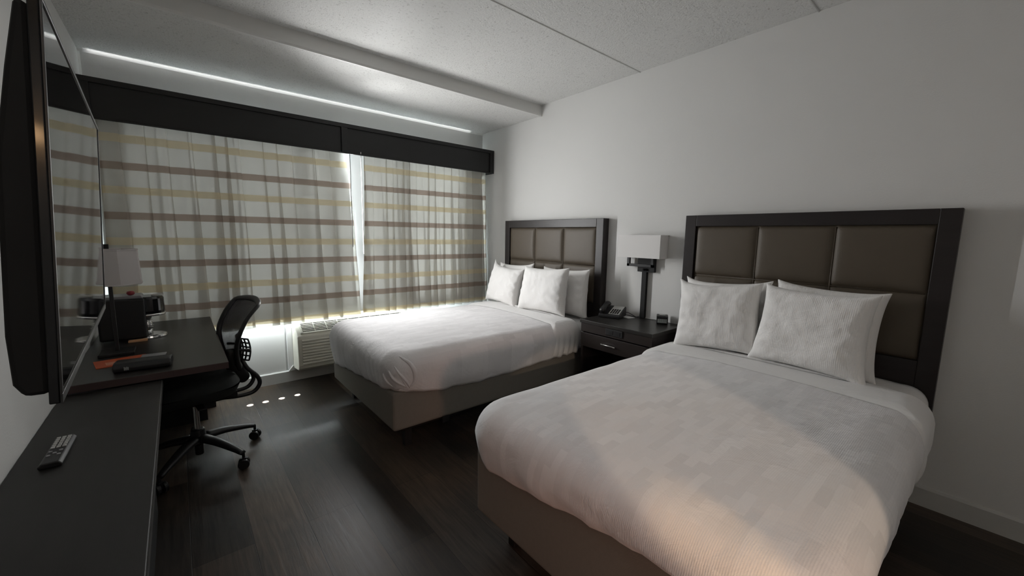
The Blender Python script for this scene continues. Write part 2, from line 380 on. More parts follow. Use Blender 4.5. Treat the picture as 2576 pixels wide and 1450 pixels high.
fr = pleat_sheet('striped_curtain', '', 1.415,2.885, 1.445,2.88, .600,2.165, 3.985, .028, .095, 'curtain', 8, hemj=1)
tag(fr, 'striped sheer curtain right of the gap, behind the far bed', 'curtain', 'striped sheer curtains under the valance')
bm = bmesh.new(); lathe(bm, [(.004,1.20),(.005,1.24),(.004,2.16)], (1.40,3.925,0), n=8); obj('pull_wand', bm, 'frame_white', fr, smooth=True)
bm = bmesh.new(); lathe(bm, [(.003,1.27),(.0035,1.30),(.003,2.14)], (1.30,3.93,0), n=8); obj('pull_wand', bm, 'grey_plastic', fl, smooth=True)
ll = pleat_sheet('curtain_liner', '', -.40,1.305, -.40,1.295, .615,2.285, 4.045, .018, .16, 'liner', 21, hemj=0, nz=24, tilt=.055)
tag(ll, 'plain pale liner hanging behind the wide left striped curtain', 'curtain', 'pale curtain liners behind the striped curtains')
lr = pleat_sheet('curtain_liner', '', 1.335,2.90, 1.32,2.90, .615,2.285, 4.045, .018, .15, 'liner', 33, hemj=0, nz=24, tilt=.055)
tag(lr, 'plain pale grey liner showing in the curtain gap, behind the right striped curtain', 'curtain', 'pale curtain liners behind the striped curtains')
bm = bmesh.new(); bx(bm, XL+.002,XR-.09,3.960,3.990,2.166,2.182); bx(bm, XL+.002,XR-.09,4.085,4.115,2.289,2.303)
for x in (0.0,.9,1.8,2.6): bx(bm, x-.015,x+.015,3.943,3.995,2.182,2.188)
o = obj('curtain_track', bm, 'frame_white', bev=.002); tag(o, 'double white curtain track hidden behind the black valance', 'curtain rail')
# valance
va = thing('valance', 'long black panelled wooden valance box above the curtains', 'valance', (1.27,3.92,2.125))
VB, VT = 2.127, 2.392
bm = bmesh.new(); bx(bm, XL+.001,XR-.001,3.924,3.942,VB+.004,VT-.002); bx(bm, XR-.019,XR-.001,3.942,YW-.001,VB,VT-.004); bx(bm, XL+.001,XL+.019,3.942,YW-.001,VB,VT-.004)
obj('back_board', bm, 'valance', va)
bm = bmesh.new()
bx(bm, XL+.001,XR-.001,3.908,3.924,VT-.035,VT); bx(bm, XL+.001,XR-.001,3.910,3.924,VB,VB+.012)
for x in (XL+.001, 1.225, XR-.058): bx(bm, x,x+.055,3.908,3.924,VB+.012,VT-.035)
obj('face_frame', bm, 'valance', va, bev=.002)
# ------------------------------------------------------------------ air conditioner
ac = thing('air_conditioner', 'cream through-wall air conditioner with slatted front under the window, beside the far bed', 'air conditioner', (1.3,4.0,.13))
ax0, ax1, ayf, ayb = .772, 1.86, 3.895, YW-.03
bm = bmesh.new()
prism(bm, [(ayb,.125),(ayf+.03,.150),(ayf+.006,.17),(ayf,.20),(ayf,.440),(ayf+.006,.468),(ayf+.03,.482),(ayb-.06,.568),(ayb,.568)], 'X', ax0, ax1)
obj('housing', bm, 'white_plastic', ac, bev=.010, seg=3)
bm = bmesh.new()
for k in range(9):
    z = .205+k*.0265
    prism(bm, [(ayf+.001,z),(ayf-.010,z+.004),(ayf-.011,z+.012),(ayf+.001,z+.021)], 'X', ax0+.035, ax1-.03)
obj('front_louvres', bm, 'white_plastic', ac, bev=.0015)
sl = Vector((0, (ayb-.06)-(ayf+.03), .086)); ang = math.atan2(sl.z, sl.y)
TM = Matrix.Translation((0, ayf+.03, .482)) @ Matrix.Rotation(ang, 4, 'X')
bm = bmesh.new(); bx(bm, ax0+.05,ax1-.05,.012,.150,.0012,.0022, TM); obj('vent_shade_sheet', bm, 'vent_dark', ac)  # dark sheet on the slope; shade inside the vent put into its colour
bm = bmesh.new()
for k in range(7): bx(bm, ax0+.05,ax1-.05,.016+k*.0195,.022+k*.0195,.001,.008, TM)
for k in range(10): bx(bm, ax0+.05+k*.108,ax0+.054+k*.108,.012,.150,.001,.009, TM)
bx(bm, ax0+.035,ax1-.035,.002,.013,-.002,.010, TM); bx(bm, ax0+.035,ax0+.052,.002,.155,-.002,.010, TM); bx(bm, ax1-.052,ax1-.035,.002,.155,-.002,.010, TM)
obj('top_grille', bm, 'white_plastic', ac)
bm = bmesh.new(); bx(bm, ax0-.045,ax0-.001,YW-.034,YW-.012,.106,WZ0-.03); bx(bm, ax0-.045, ax1+.03, YW-.03,YW-.011,.107,.125); obj('wall_sleeve', bm, 'frame_white', ac, bev=.002)
bm = bmesh.new(); prism(bm, [(.722,.108),(.800,.108),(.765,.160)], 'Y', YW-.055, YW-.036); obj('loose_flap', bm, 'base', ac, bev=.002)
# ------------------------------------------------------------------ beds
def rr_path(x0, x1, y0, y1, r, ns=40, nf=26, nc=8):
    """U-shaped outline: near side (head to foot), foot, far side (foot to head)"""
    pts = []
    for i in range(ns): pts.append((x1+(x0+r-x1)*i/ns, y0))
    for i in range(nc): a = -pi/2 - (pi/2)*i/nc; pts.append((x0+r+r*cos(a), y0+r+r*sin(a)))
    for i in range(nf): pts.append((x0, y0+r+(y1-y0-2*r)*i/nf))
    for i in range(nc): a = pi - (pi/2)*i/nc; pts.append((x0+r+r*cos(a), y1-r+r*sin(a)))
    for i in range(ns+1): pts.append((x0+r+(x1-x0-r)*i/ns, y1))
    return pts
def cover_mesh(x0, x1, y0, y1, zt, hem, r=.09, rp=.085, crown=.02, seed=0, wr=1.0, bulge=.02, corner=0, drape=0):
    """cloth over a bed end: hem(x,y) gives the height of its lower edge"""
    half = (y1-y0)/2
    prof = []                         # (inset d, mode, value)
    for q in range(9): prof.append((None, q/8))
    for q in range(1,8): a = (pi/2)*q/7; prof.append(('a', a))
    for q in range(1,22): prof.append(('t', q/21))
    bm = bmesh.new(); rings = []
    for (k, val) in prof:
        if k is None:
            d = bulge*(1-val)**2.2
            zz = None
        elif k == 'a': d = r*(1-cos(val)); d = r - r*cos(val)
        else: d = r + (half-r-.0001)*val
        pts = rr_path(x0+min(d, .9*(x1-x0)), x1, y0+d, y1-d, max(rp+r*.4-d*.9, .0004 if d < half*.9 else 0))
        ring = []
        for n_, (x, y) in enumerate(pts):
            h = hem(x, y)
            if k is None:
                z = h + (zt-r-h)*val
                w_ = wr*(.010*noise.noise((x*5, y*5, z*7+seed)) + .004*noise.noise((x*17, y*17, z*11+seed)))
                # vertical soft drape
                w_ += drape*sin(x*95+2*noise.noise((x*6,y*3,seed)))*(1-val*.7)
                w_ += wr*.004*sin((x*1.0+y*1.0)*38+3*noise.noise((x*3,y*3,seed)))*(1-val)
                cx, cy = x0+.5*(x1-x0), (y0+y1)/2
                nx = -1 if x < x0+.06 else 0; ny = -1 if y < y0+.06 else (1 if y > y1-.06 else 0)
                if corner and x < x0+.30 and y < cy:
                    dc = sqrt((x-x0)**2 + (y-y0-.03)**2)
                    # folded hospital corner: a ridge running down the near foot corner
                    s = (y-(y0+.10))
                    w_ += .012*exp(-((x-x0-.07)/.018)**2)*(1 if y < y0+.05 else 0)*(1-val*.6)
                    if x < x0+.05: w_ += -.016*exp(-((s+.03)/.05)**2)*(1-val) + .005*sin((y*1.2+z*1.0)*95)*exp(-((s)/.12)**2)
                x += nx*w_; y += ny*w_
            elif k == 'a': z = zt - r + r*sin(val) + wr*.003*noise.noise((x*7,y*7,seed))
            else:
                z = zt + crown*(1-(1-val)**2) + wr*(.006*noise.noise((x*2.6,y*2.6,seed)) + .0022*noise.noise((x*11,y*11,seed)))
            ring.append(bm.verts.new((x,y,z)))
        rings.append(ring)
    for i in range(len(rings)-1):
        for j in range(len(rings[i])-1):
            bm.faces.new([rings[i][j], rings[i][j+1], rings[i+1][j+1], rings[i+1][j]])
    bmesh.ops.remove_doubles(bm, verts=bm.verts, dist=.0006)
    return bm
def make_bed(cy, which, near, hemf, labels, seed, cx0=.915, ymin=None, ymax=None, bt=.425):
    y0, y1 = ymin, ymax
    b = thing('bed', labels[0], 'bed', (1.9,cy,0))
    # base
    bm = bmesh.new(); bx(bm, .955,2.885,y0+.055,y1-.055,.170,bt); obj('box_spring', bm, 'box', b, bev=.02, seg=3)
    bm = bmesh.new(); bx(bm, 1.04,2.84,y0+.12,y1-.12,.13,.172)
    obj('rail_frame', bm, 'blackm', b, bev=.003)
    for lx in (1.07, 2.76):
        for ly in (y0+.15, y1-.19):
            bm = bmesh.new(); bx(bm, lx,lx+.05,ly,ly+.04,0,.132); obj('leg', bm, 'blackm', b, bev=.003)
    bm = bmesh.new(); bx(bm, 1.30,1.35,y0+.050,y0+.062,.135,.178); obj('rail_bracket', bm, 'blackm', b, bev=.002)
    bm = cover_mesh(cx0+.06, 2.884, y0+.026, y1-.026, .655, lambda x,y: bt+.002, r=.085, rp=.06, crown=.014, seed=seed+5, wr=.6, bulge=.006)
    # close the head end
    obj('mattress', bm, 'sheet', b, smooth=True, solid=.004)
    # bedspread
    seam = 2.30
    bm = cover_mesh(cx0, seam+.05, y0, y1, .672, hemf, r=.115, rp=.12, crown=.020, seed=seed, wr=1.3, bulge=.035, corner=1)
    sp = obj('bedspread', bm, 'spread', None, smooth=True, solid=.006)
    tag(sp, labels[1], 'bedspread', 'white patterned bedspreads')
    def onskin(deg, z, off=0):
        zt_, r_ = .672, .115
        if z > zt_-r_: d = r_ - r_*sqrt(max(0, 1-((z-(zt_-r_))/r_)**2))
        else: d = .035*(1-max(0,(z-.42)/(zt_-r_-.42)))**2.2
        R0 = .12+.046-d*.9; a = radians(deg)
        return Vector((cx0+d+R0-(R0+off)*sin(a), y0+d+R0-(R0+off)*cos(a), z))
    bm = bmesh.new(); hz = hemf(1.0,y0)
    def crease(pts, w, n=22, off=.0):
        q = spline([(p[0],p[1],0) for p in pts], n)
        tube(bm, [onskin(p.x, p.y, off) for p in q], [.0015+w*sin(pi*min(.96,.06+i/n)) for i in range(n)], 10)
    crease([(38,.650),(14,.615),(2,.555),(2,.49),(14,hz+.01)], .013)
    crease([(46,.60),(34,.555),(20,.50),(12,.45)], .008)
    crease([(58,.57),(50,.53),(32,.485),(16,.455)], .008)
    crease([(74,.545),(66,.50),(52,.465)], .006)
    crease([(30,.53),(24,.49),(18,hz+.01)], .006)
    obj('corner_fold', bm, 'spread', sp, smooth=True)
    bm = cover_mesh(seam, 2.60, y0-.010, y1+.010, .684, lambda x,y: hemf(x,y)+.006*sin(x*60)+.01, r=.108, rp=.001, crown=.020, seed=seed+2, wr=.9, bulge=.022, drape=.006)
    for v in bm.verts:
        if v.co.x < seam: v.co.x = seam
    fb = obj('turned_down_sheet', bm, 'sheet', None, smooth=True, solid=.010)
    tag(fb, labels[2], 'sheet', 'turned-down top sheets')
    return b
def hem1(x, y):
    if x < 1.02: t = (y-2.2)/1.35; return .445 - .13*max(0,t) + .012*noise.noise((y*6,1,1))
    return .400 + .03*exp(-((x-1.0)/.2)**2) - .03*exp(-((x-1.6)/.5)**2) + .008*noise.noise((x*6,4,1))
def hem2(x, y):
    if x < 1.02: return .53 - .13*max(0,min(1,(y-.4)/.95))
    return .37 + .15*exp(-((x-.95)/.35)**2) + .008*noise.noise((x*6,9,1))
make_bed(2.88, 'far', 0, hem1, ['far bed beside the window, taupe fabric base on dark frame', 'white bedspread on the far bed by the window', 'white turned-down sheet band below the pillows of the far bed'], 11, ymin=2.205, ymax=3.545)
make_bed(.76, 'near', 0, hem2, ['near bed in the right foreground, taupe fabric base on dark frame', 'white bedspread on the near bed, warm light on its foot side', 'white turned-down sheet band below the pillows of the near bed'], 47, ymin=.098, ymax=1.425, bt=.53)
# pillows ------------------------------------------------------------
def pillow_mesh(w, h, t, seed, ears=1.0, spike=None):
    bm = bmesh.new(); n = 34
    def surf(side):
        def f(u, v):
            a, b = 2*u-1, 2*v-1
            pin = .075
            x = w/2*a*(1-pin*(1-b*b)*abs(a)**2 + .0) ; y = h/2*b*(1-pin*(1-a*a)*abs(b)**2)
            # pinched ears
            e = (abs(a)*abs(b))**6; x *= (1+.05*ears*e)*(1-.035*b); y *= 1+.06*ears*e
            if spike:
                q = ((1+spike[0]*a)/2*(1+spike[1]*b)/2)**14; y += spike[1]*spike[2]*q; x += spike[0]*spike[2]*.15*q
            th = t/2*(max(0,1-a**4)**.5)*(max(0,1-b**4)**.5)
            th *= 1+.16*noise.noise((a*1.3+seed, b*1.3, seed)) + .14*(-b)*.6
            wr = .006*noise.noise((a*3.1, b*3.1, seed*2.))+.0045*noise.noise((a*8+seed, b*5, 3.))
            wr += .006*exp(-((abs(a)-.82)/.12)**2)*sin(b*17+seed+a*3)*(1-b*b)
            m_ = min(1, 8*(1-max(abs(a),abs(b))))
            zz = side*(th+wr*m_)
            zz += .010*ears*e*side*.0 + .018*noise.noise((a*.9, b*.9, seed+7))*(a*a+b*b)*.5
            return (x, y, zz)
        return f
    g1 = grid(bm, surf(1), n, n); g2 = grid(bm, surf(-1), n, n)
    bmesh.ops.remove_doubles(bm, verts=bm.verts, dist=.0004)
    return bm
def pillow(xb, yc, zb, w, h, t, lean, label, seed, yaw=0, roll=0, ears=1.0, spike=None):
    """xb,zb: foot of the pillow centre line; leans back towards +x by lean degrees"""
    o = obj('pillow', pillow_mesh(w, h, t, seed, ears, spike), 'pillow', None, smooth=True)
    md = o.modifiers.new('sub','SUBSURF'); md.levels=1; md.render_levels=1
    tag(o, label, 'pillow', 'white pillows leaning on the headboards')
    a = radians(lean)
    up = Vector((sin(a),0,cos(a))); wd = Vector((0,-1,0)); nm = wd.cross(up)    # normal points to the foot
    R = Matrix((wd, up, nm)).transposed().to_4x4()
    R = Matrix.Rotation(radians(yaw),4,'Z') @ R @ Matrix.Rotation(radians(roll),4,'Z')
    o.matrix_world = Matrix.Translation(Vector((xb,yc,zb)) + up*h/2) @ R
    return o
pillow(2.745, 3.26, .668, .56, .44, .13, 7, 'white pillow at the back of the left pair on the far bed', 5, roll=2, ears=1.5)
pillow(2.575, 3.25, .690, .50, .40, .15, 13, 'front pillow of the left pair on the far bed, one corner sticking up', 2, roll=-4, ears=1.5, spike=(-1,1,.055))
pillow(2.745, 2.55, .668, .60, .44, .13, 7, 'white pillow mostly hidden behind the front right pillow of the far bed', 9, roll=1)
pillow(2.565, 2.66, .690, .60, .43, .16, 12, 'large white pillow at the front of the right pair on the far bed', 13, roll=2)
pillow(2.745, 1.10, .668, .55, .46, .13, 7, 'back pillow of the left pair on the near bed, only a corner showing', 17, roll=3, ears=1.5, spike=(-1,1,.02))
pillow(2.575, 1.085, .690, .51, .44, .17, 12, 'white pillow at the front of the left pair on the near bed', 23, roll=4, yaw=4, spike=(-1,1,.03))
pillow(2.745, .575, .668, .53, .48, .13, 7, 'white pillow behind the front right pillow of the near bed, one edge showing', 29, roll=-3)
pillow(2.57, .590, .690, .53, .45, .17, 12, 'large white pillow at the front of the right pair on the near bed', 31, roll=-2, yaw=-2, spike=(1,1,.014))
# headboards ----------------------------------------------------------
def headboard(y0, y1, label):
    h = thing('headboard', label, 'headboard', (XR-.04,(y0+y1)/2,.30), group='padded headboards')
    xf, xb_ = 2.890, XR-.001; zt = 1.565; fw = .078; zb = .30
    bm = bmesh.new()
    bx(bm, xf,xb_,y0,y0+fw,zb,zt); bx(bm, xf,xb_,y1-fw,y1,zb,zt); bx(bm, xf,xb_,y0+fw,y1-fw,zt-fw,zt); bx(bm, xf,xb_,y0+fw,y1-fw,zb,.79)
    obj('wooden_frame', bm, 'espresso', h, bev=.003)
    py0, py1, pz0, pz1 = y0+fw, y1-fw, .79, zt-fw
    wy, wz = (py1-py0)/3, (pz1-pz0)/2
    def f(u, v):
        y = py0+(py1-py0)*u; z = pz0+(pz1-pz0)*v
        a = (u*3) % 1 if u < 1 else 1; b = (v*2) % 1 if v < 1 else 1
        dy = min(a,1-a)*wy; dz = min(b,1-b)*wz
        d = 1-exp(-dy/.014) ; e = 1-exp(-dz/.014)
        return (xf+.022-.020*d*e-.004*(1-(2*a-1)**2)*(1-(2*b-1)**2), y, z)
    bm = bmesh.new(); grid(bm, f, 151, 101); obj('padded_panel', bm, 'vinyl', h, smooth=True)
    bm = bmesh.new()
    for k in (1,2): tube(bm, [(xf+.016,py0+wy*k,pz0+.01),(xf+.016,py0+wy*k,pz1-.01)], .0035, 8)
    tube(bm, [(xf+.016,py0+.01,pz0+wz),(xf+.016,py1-.01,pz0+wz)], .0035, 8)
    obj('piping', bm, 'seam', h, smooth=True)
headboard(2.212, 3.585, 'dark wood headboard with brown padded panels behind the far bed')
headboard(.108, 1.470, 'dark wood headboard with brown padded panels behind the near bed')
# ------------------------------------------------------------------ nightstand
ns = thing('nightstand', 'dark wooden nightstand with one drawer between the two beds', 'nightstand', (2.73,1.775,0))
n0, n1 = 1.452, 2.108
bm = bmesh.new(); bx(bm, 2.500,XR-.002,n0,n1,.704,.732); obj('top', bm, 'desk', ns, bev=.003)
bm = bmesh.new(); bx(bm, 2.515,XR-.02,n0+.008,n0+.03,.06,.704); obj('side_panel', bm, 'espresso', ns, bev=.002)
bm = bmesh.new(); bx(bm, 2.515,XR-.02,n1-.03,n1-.008,.06,.704); obj('side_panel', bm, 'espresso', ns, bev=.002)
bm = bmesh.new(); bx(bm, 2.508,2.526,n0+.008,n1-.008,.634,.704); ap = obj('apron', bm, 'espresso_h', ns, bev=.002)
bm = bmesh.new(); bx(bm, 2.506,2.524,n0+.010,n1-.010,.512,.626); dr = obj('drawer', bm, 'espresso_h', ns, bev=.002)
bm = bmesh.new(); tube(bm, [(2.487,1.75,.569),(2.487,1.88,.569)], .0055, 10); tube(bm, [(2.508,1.765,.569),(2.487,1.765,.569)], .004, 8); tube(bm, [(2.508,1.865,.569),(2.487,1.865,.569)], .004, 8)
h_ = obj('drawer_handle', bm, 'nickel', dr, smooth=True); h_['label'] = 'bright metal bar handle'
bm = bmesh.new(); bx(bm, 2.60,XR-.02,n0+.03,n1-.03,.50,.512); bx(bm, 2.52,XR-.02,n0+.03,n1-.03,.10,.125); bx(bm, XR-.03,XR-.02,n0+.03,n1-.03,.125,.50); obj('shelf', bm, 'espresso', ns, bev=.001)
bm = bmesh.new(); bx(bm, 2.500,2.510,1.697,1.852,.650,.702); op = obj('outlet_panel', bm, 'blackm', ap, bev=.006, seg=3)
for yy, nm in ((1.80,'socket'),(1.735,'socket')):
    bm = bmesh.new(); bx(bm, 2.498,2.5005,yy-.018,yy+.018,.662,.690); bx(bm, 2.4975,2.4985,yy-.008,yy-.005,.672,.684); bx(bm, 2.4975,2.4985,yy+.005,yy+.008,.672,.684); obj('socket', bm, 'black', ns, bev=.001)
for (lx) in (2.53, 2.90):
    for ly in (n0+.012, n1-.05): bm = bmesh.new(); bx(bm, lx,lx+.038,ly,ly+.038,0,.06); obj('leg', bm, 'espresso', ns, bev=.002)
# sconce --------------------------------------------------------------
sc = thing('wall_lamp', 'wall lamp with wide white box shade on a black pole above the nightstand', 'lamp', (2.94,1.83,.733))
sy0, sy1, sz0, sz1, sx0, sx1 = 1.636, 2.020, 1.238, 1.421, 2.845, XR-.006
bm = bmesh.new()
th = .003
bx(bm, sx0,sx0+th,sy0,sy1,sz0,sz1); bx(bm, sx1-th,sx1,sy0,sy1,sz0,sz1); bx(bm, sx0+th,sx1-th,sy0,sy0+th,sz0,sz1); bx(bm, sx0+th,sx1-th,sy1-th,sy1,sz0,sz1)
sh = obj('lamp_shade', bm, 'shade', sc)
bm = bmesh.new()
bx(bm, XR-.030,XR-.002,1.728,1.882,1.120,1.236); bx(bm, XR-.030,XR-.002,1.76,1.85,1.236,1.30)
obj('back_plate', bm, 'blackm', sc, bev=.002)
bm = bmesh.new()
yA, yB_, x_ = 1.728, 1.972, 2.918
bx(bm, x_,x_+.02,yB_-.024,yB_,1.162,1.30); bx(bm, x_,x_+.02,yA,yB_,1.162,1.184); bx(bm, x_,x_+.02,yA,yA+.022,1.162,1.30); bx(bm, x_+.02,XR-.030,1.80,1.822,1.165,1.182)
obj('arm', bm, 'black', sc, bev=.002)
bm = bmesh.new(); bx(bm, x_+.012,x_+.021,1.79,1.825,1.130,1.150); lathe(bm, [(.006,x_-.004),(.006,x_+.012)], (0,1.81,1.140), n=10, axis='X'); obj('switch', bm, 'gloss', sc)
bm = bmesh.new(); bx(bm, XR-.032,XR-.003,1.795,1.838,.734,1.120); obj('pole', bm, 'blackm', sc, bev=.003)
bm = bmesh.new(); bx(bm, sx1-.004,sx1+.003,sy0-.004,sy0+.05,sz1-.010,sz1+.001); obj('shade_bracket', bm, 'nickel', sc)
# telephone -----------------------------------------------------------
tp = thing('telephone', 'black desk telephone with pale keypad panel on the nightstand', 'telephone', (2.80,2.03,.732))
PM = Matrix.Translation((2.80,2.015,.7335)) @ Matrix.Rotation(radians(-72),4,'Z')
# local frame: y runs towards the wall (back of phone), x across
def loc(bm): bmesh.ops.transform(bm, matrix=PM, verts=bm.verts); return bm
bm = bmesh.new(); prism(bm, [(-.095,0),(-.095,.022),(-.088,.030),(.085,.078),(.098,.074),(.098,0)], 'X', -.085, .095); obj('phone_body', loc(bm), 'black', tp, bev=.006, seg=3)
sa = math.atan2(.048,.173)
SM = PM @ Matrix.Translation((0,-.088,.030)) @ Matrix.Rotation(sa,4,'X')
bm = bmesh.new(); bx(bm, -.004,.086,.008,.172,.001,.003, SM); kp = obj('keypad_panel', bm, 'silver_panel', tp)
kp['label'] = 'pale silver keypad panel'
bm = bmesh.new()
for r_ in range(5):
    for c_ in range(4): bx(bm, .006+c_*.019,.018+c_*.019,.018+r_*.018,.029+r_*.018,.003,.006, SM)
obj('keys', bm, 'blackm', tp)
bm = bmesh.new(); tube(bm, [SM@Vector((-.052,y,z)) for (y,z) in [(-.004,.020),(.012,.030),(.05,.040),(.10,.042),(.145,.032),(.165,.022)]], [.020,.026,.019,.019,.026,.020], 14, sy=1.1, sx=.8); obj('handset', bm, 'black', tp, smooth=True)
bm = bmesh.new(); tube(bm, spline([(2.905,1.985,.742),(2.94,1.96,.760),(2.945,1.90,.742),(2.925,1.865,.738),(2.935,1.84,.738),(2.952,1.86,.738)], 30), .0028, 6); obj('phone_cord', bm, 'black', tp, smooth=True)
bm = bmesh.new(); bx(bm, -.055,.055,-.036,.036,0,.0012, Matrix.Translation((2.885,1.918,.7325)) @ Matrix.Rotation(radians(75),4,'Z')); o = obj('note_card', bm, 'paper'); tag(o, 'small white paper card on the nightstand between telephone and lamp pole', 'card')
# alarm clock ---------------------------------------------------------
CM = Matrix.Translation((2.890,1.605,.733)) @ Matrix.Rotation(radians(-60),4,'Z')
ck = thing('alarm_clock', 'small black cube alarm clock with grey display on the nightstand', 'clock', (2.89,1.60,.733))
bm = bmesh.new(); prism(bm, [(-.045,0.0),(-.050,.060),(-.040,.066),(.045,.066),(.050,.058),(.045,0.0)], 'X', -.042, .042); bmesh.ops.transform(bm, matrix=CM, verts=bm.verts); obj('clock_case', bm, 'black', ck, bev=.005, seg=3)
DM = CM @ Matrix.Translation((0,-.0475,.030)) @ Matrix.Rotation(radians(90-4.8),4,'X')
bm = bmesh.new(); bx(bm, -.034,.034,-.016,.020,.0008,.0022, DM); obj('clock_display', bm, 'lcd', ck)['label'] = 'grey liquid crystal display'
bm = bmesh.new()
for x0_ in (-.024,-.010,.006,.018):
    for (a,b,c,d) in [(0,.008,0,.0015),(0,.008,.008,.0095),(0,.008,.016,.0175),(.0065,.008,.0,.0175)]: bx(bm, x0_+a,x0_+b,-.006+c,-.006+d,.0022,.0026, DM)
obj('digits', bm, 'lcd_ink', ck)
bm = bmesh.new(); bx(bm, -.022,.022,-.020,.006,.066,.0705, CM); obj('snooze_button', bm, 'silver_panel', ck, bev=.0015)
bm = bmesh.new(); tube(bm, spline([(2.93,1.635,.740),(2.958,1.70,.742),(2.962,1.76,.737),(2.958,1.85,.7365)], 20), .0022, 6); obj('power_cord', bm, 'frame_white', ck, smooth=True)
# ------------------------------------------------------------------ desk and credenza
dk = thing('desk', 'dark charcoal writing desk with brown edge in the left corner by the curtains', 'desk', (-.13,3.2,0))
dz = .728
DX, D0, D1 = .165, 2.475, 3.915
bm = bmesh.new(); bx(bm, XL+.002,DX-.002,D0+.002,D1-.002,dz-.032,dz); obj('desktop', bm, 'desk', dk, bev=.002)
bm = bmesh.new(); bx(bm, DX-.003,DX,D0,D1,dz-.033,dz-.001); bx(bm, XL+.002,DX-.003,D0,D0+.003,dz-.033,dz-.001); obj('edge_band', bm, 'desk_edge', dk)['label']='brown edge band around the top'
bm = bmesh.new(); bx(bm, XL+.03,.155,3.86,3.90,0,dz-.032); obj('end_panel', bm, 'blackm', dk, bev=.002)
bm = bmesh.new(); bx(bm, XL+.002,XL+.02,D0+.01,3.86,.25,dz-.032); obj('back_panel', bm, 'blackm', dk)
bm = bmesh.new(); bx(bm, XL+.03,.12,3.60,3.86,.14,dz-.20); pd=obj('pedestal', bm, 'blackm', dk, bev=.003)
bm = bmesh.new(); bx(bm, XL+.03,.09,3.62,3.84,0,.14); obj('plinth', bm, 'blackm', dk)
cr = thing('credenza', 'long dark walnut credenza under the television along the left wall', 'credenza', (-.26,.7,0))
cz = .690; CX1 = -.098; C0, C1 = -.60, 2.474
bm = bmesh.new(); bx(bm, XL+.002,CX1,C0,C1,cz-.030,cz); obj('top', bm, 'credenza', cr, bev=.002)
bm = bmesh.new(); bx(bm, CX1-.001,CX1+.002,C0,C1,cz-.029,cz-.002); obj('edge_band', bm, 'desk', cr)
for (a,b) in ((C0,C0+.025),(.42,.445),(1.43,1.455),(C1-.027,C1-.002)):
    bm = bmesh.new(); bx(bm, XL+.004,CX1-.065,a,b,.02,cz-.030); obj('side_panel', bm, 'blackm', cr, bev=.001)
bm = bmesh.new(); bx(bm, XL+.004,XL+.014,C0+.025,C1-.03,.05,cz-.03); obj('back_panel', bm, 'blackm', cr)
bm = bmesh.new(); bx(bm, XL+.014,CX1-.074,C0+.025,C1-.03,.02,.05); obj('shelf', bm, 'blackm', cr)
for k in range(3):
    a = C0+.03+k*1.01
    for q in range(2):
        z0_ = .055+q*.30
        bm = bmesh.new(); bx(bm, CX1-.072,CX1-.060,a,min(a+.975,C1-.032),z0_,z0_+.29); d_ = obj('drawer', bm, 'blackm', cr, bev=.002)
        bm = bmesh.new(); bx(bm, CX1-.060,CX1-.050,a+.40,a+.56,z0_+.20,z0_+.206); obj('drawer_handle', bm, 'blackm', d_)
# remote on the credenza
RM = Matrix.Translation((-.335,1.835,.6905)) @ Matrix.Rotation(radians(-1),4,'Z')
rm = thing('remote_control', 'black remote control with pale buttons on the credenza top', 'remote control', (-.335,1.835,.69))
bm = bmesh.new(); prism(bm, [(-.024,0),(-.026,.008),(-.018,.017),(.018,.017),(.026,.008),(.024,0)], 'Y', -.105, .105); bmesh.ops.transform(bm, matrix=RM, verts=bm.verts); obj('remote_body', bm, 'black', rm, bev=.003)
bm = bmesh.new()
for r_ in range(6):
    for c_ in range(3): bx(bm, -.017+c_*.0125,-.008+c_*.0125,.005+r_*.0155,.015+r_*.0155,.016,.0200, RM)
obj('buttons', bm, 'silver_panel', rm, bev=.0008)['label']='grid of pale grey buttons'
bm = bmesh.new()
for (x,y) in ((-.012,-.02),(.010,-.02),(-.001,-.035),(-.012,-.05),(.010,-.05)): lathe(bm, [(.0045,.016),(.0045,.019)], RM@Vector((x,y,0)), n=10)
obj('round_buttons', bm, 'grey_plastic', rm)
# desk lamp -----------------------------------------------------------
lp = thing('desk_lamp', 'table lamp with white eight-sided shade and black pole on the desk', 'lamp', (-.287,3.0,dz))
lx, ly = -.287, 3.0
def octa(bm, z0, z1, r0, r1, sides=6, th=.002, rot=0):
    a0 = [(lx+r0*cos(rot+2*pi*k/sides), ly+r0*sin(rot+2*pi*k/sides), z0) for k in range(sides)]
    a1 = [(lx+r1*cos(rot+2*pi*k/sides), ly+r1*sin(rot+2*pi*k/sides), z1) for k in range(sides)]
    v0 = [bm.verts.new(p) for p in a0]; v1 = [bm.verts.new(p) for p in a1]
    for k in range(sides): bm.faces.new([v0[k], v0[(k+1)%sides], v1[(k+1)%sides], v1[k]])
bm = bmesh.new(); octa(bm, 1.112, 1.294, .135, .128, 8, rot=pi/8); obj('lamp_shade', bm, 'shade_t', lp, solid=.003)
for (z, r_) in ((1.112,.136),(1.294,.129)):
    bm = bmesh.new()
    pts = [(lx+r_*cos(pi/8+2*pi*k/8), ly+r_*sin(pi/8+2*pi*k/8), z) for k in range(9)]
    tube(bm, pts, .0035, 6, cap=False)
    obj('shade_trim', bm, 'shade_t', lp)
bm = bmesh.new(); bx(bm, lx-.008,lx+.008,ly-.008,ly+.008,dz+.016,1.28); obj('pole', bm, 'black', lp, bev=.002)
bm = bmesh.new(); bx(bm, lx-.07,lx+.07,ly-.07,ly+.07,dz+.0005,dz+.017); obj('base', bm, 'black', lp, bev=.003)
bm = bmesh.new(); bx(bm, lx-.011,lx+.011,ly-.011,ly+.011,1.298,1.322); bx(bm, lx-.12,lx+.12,ly-.002,ly+.002,1.284,1.288); obj('finial', bm, 'blackm', lp, bev=.002)
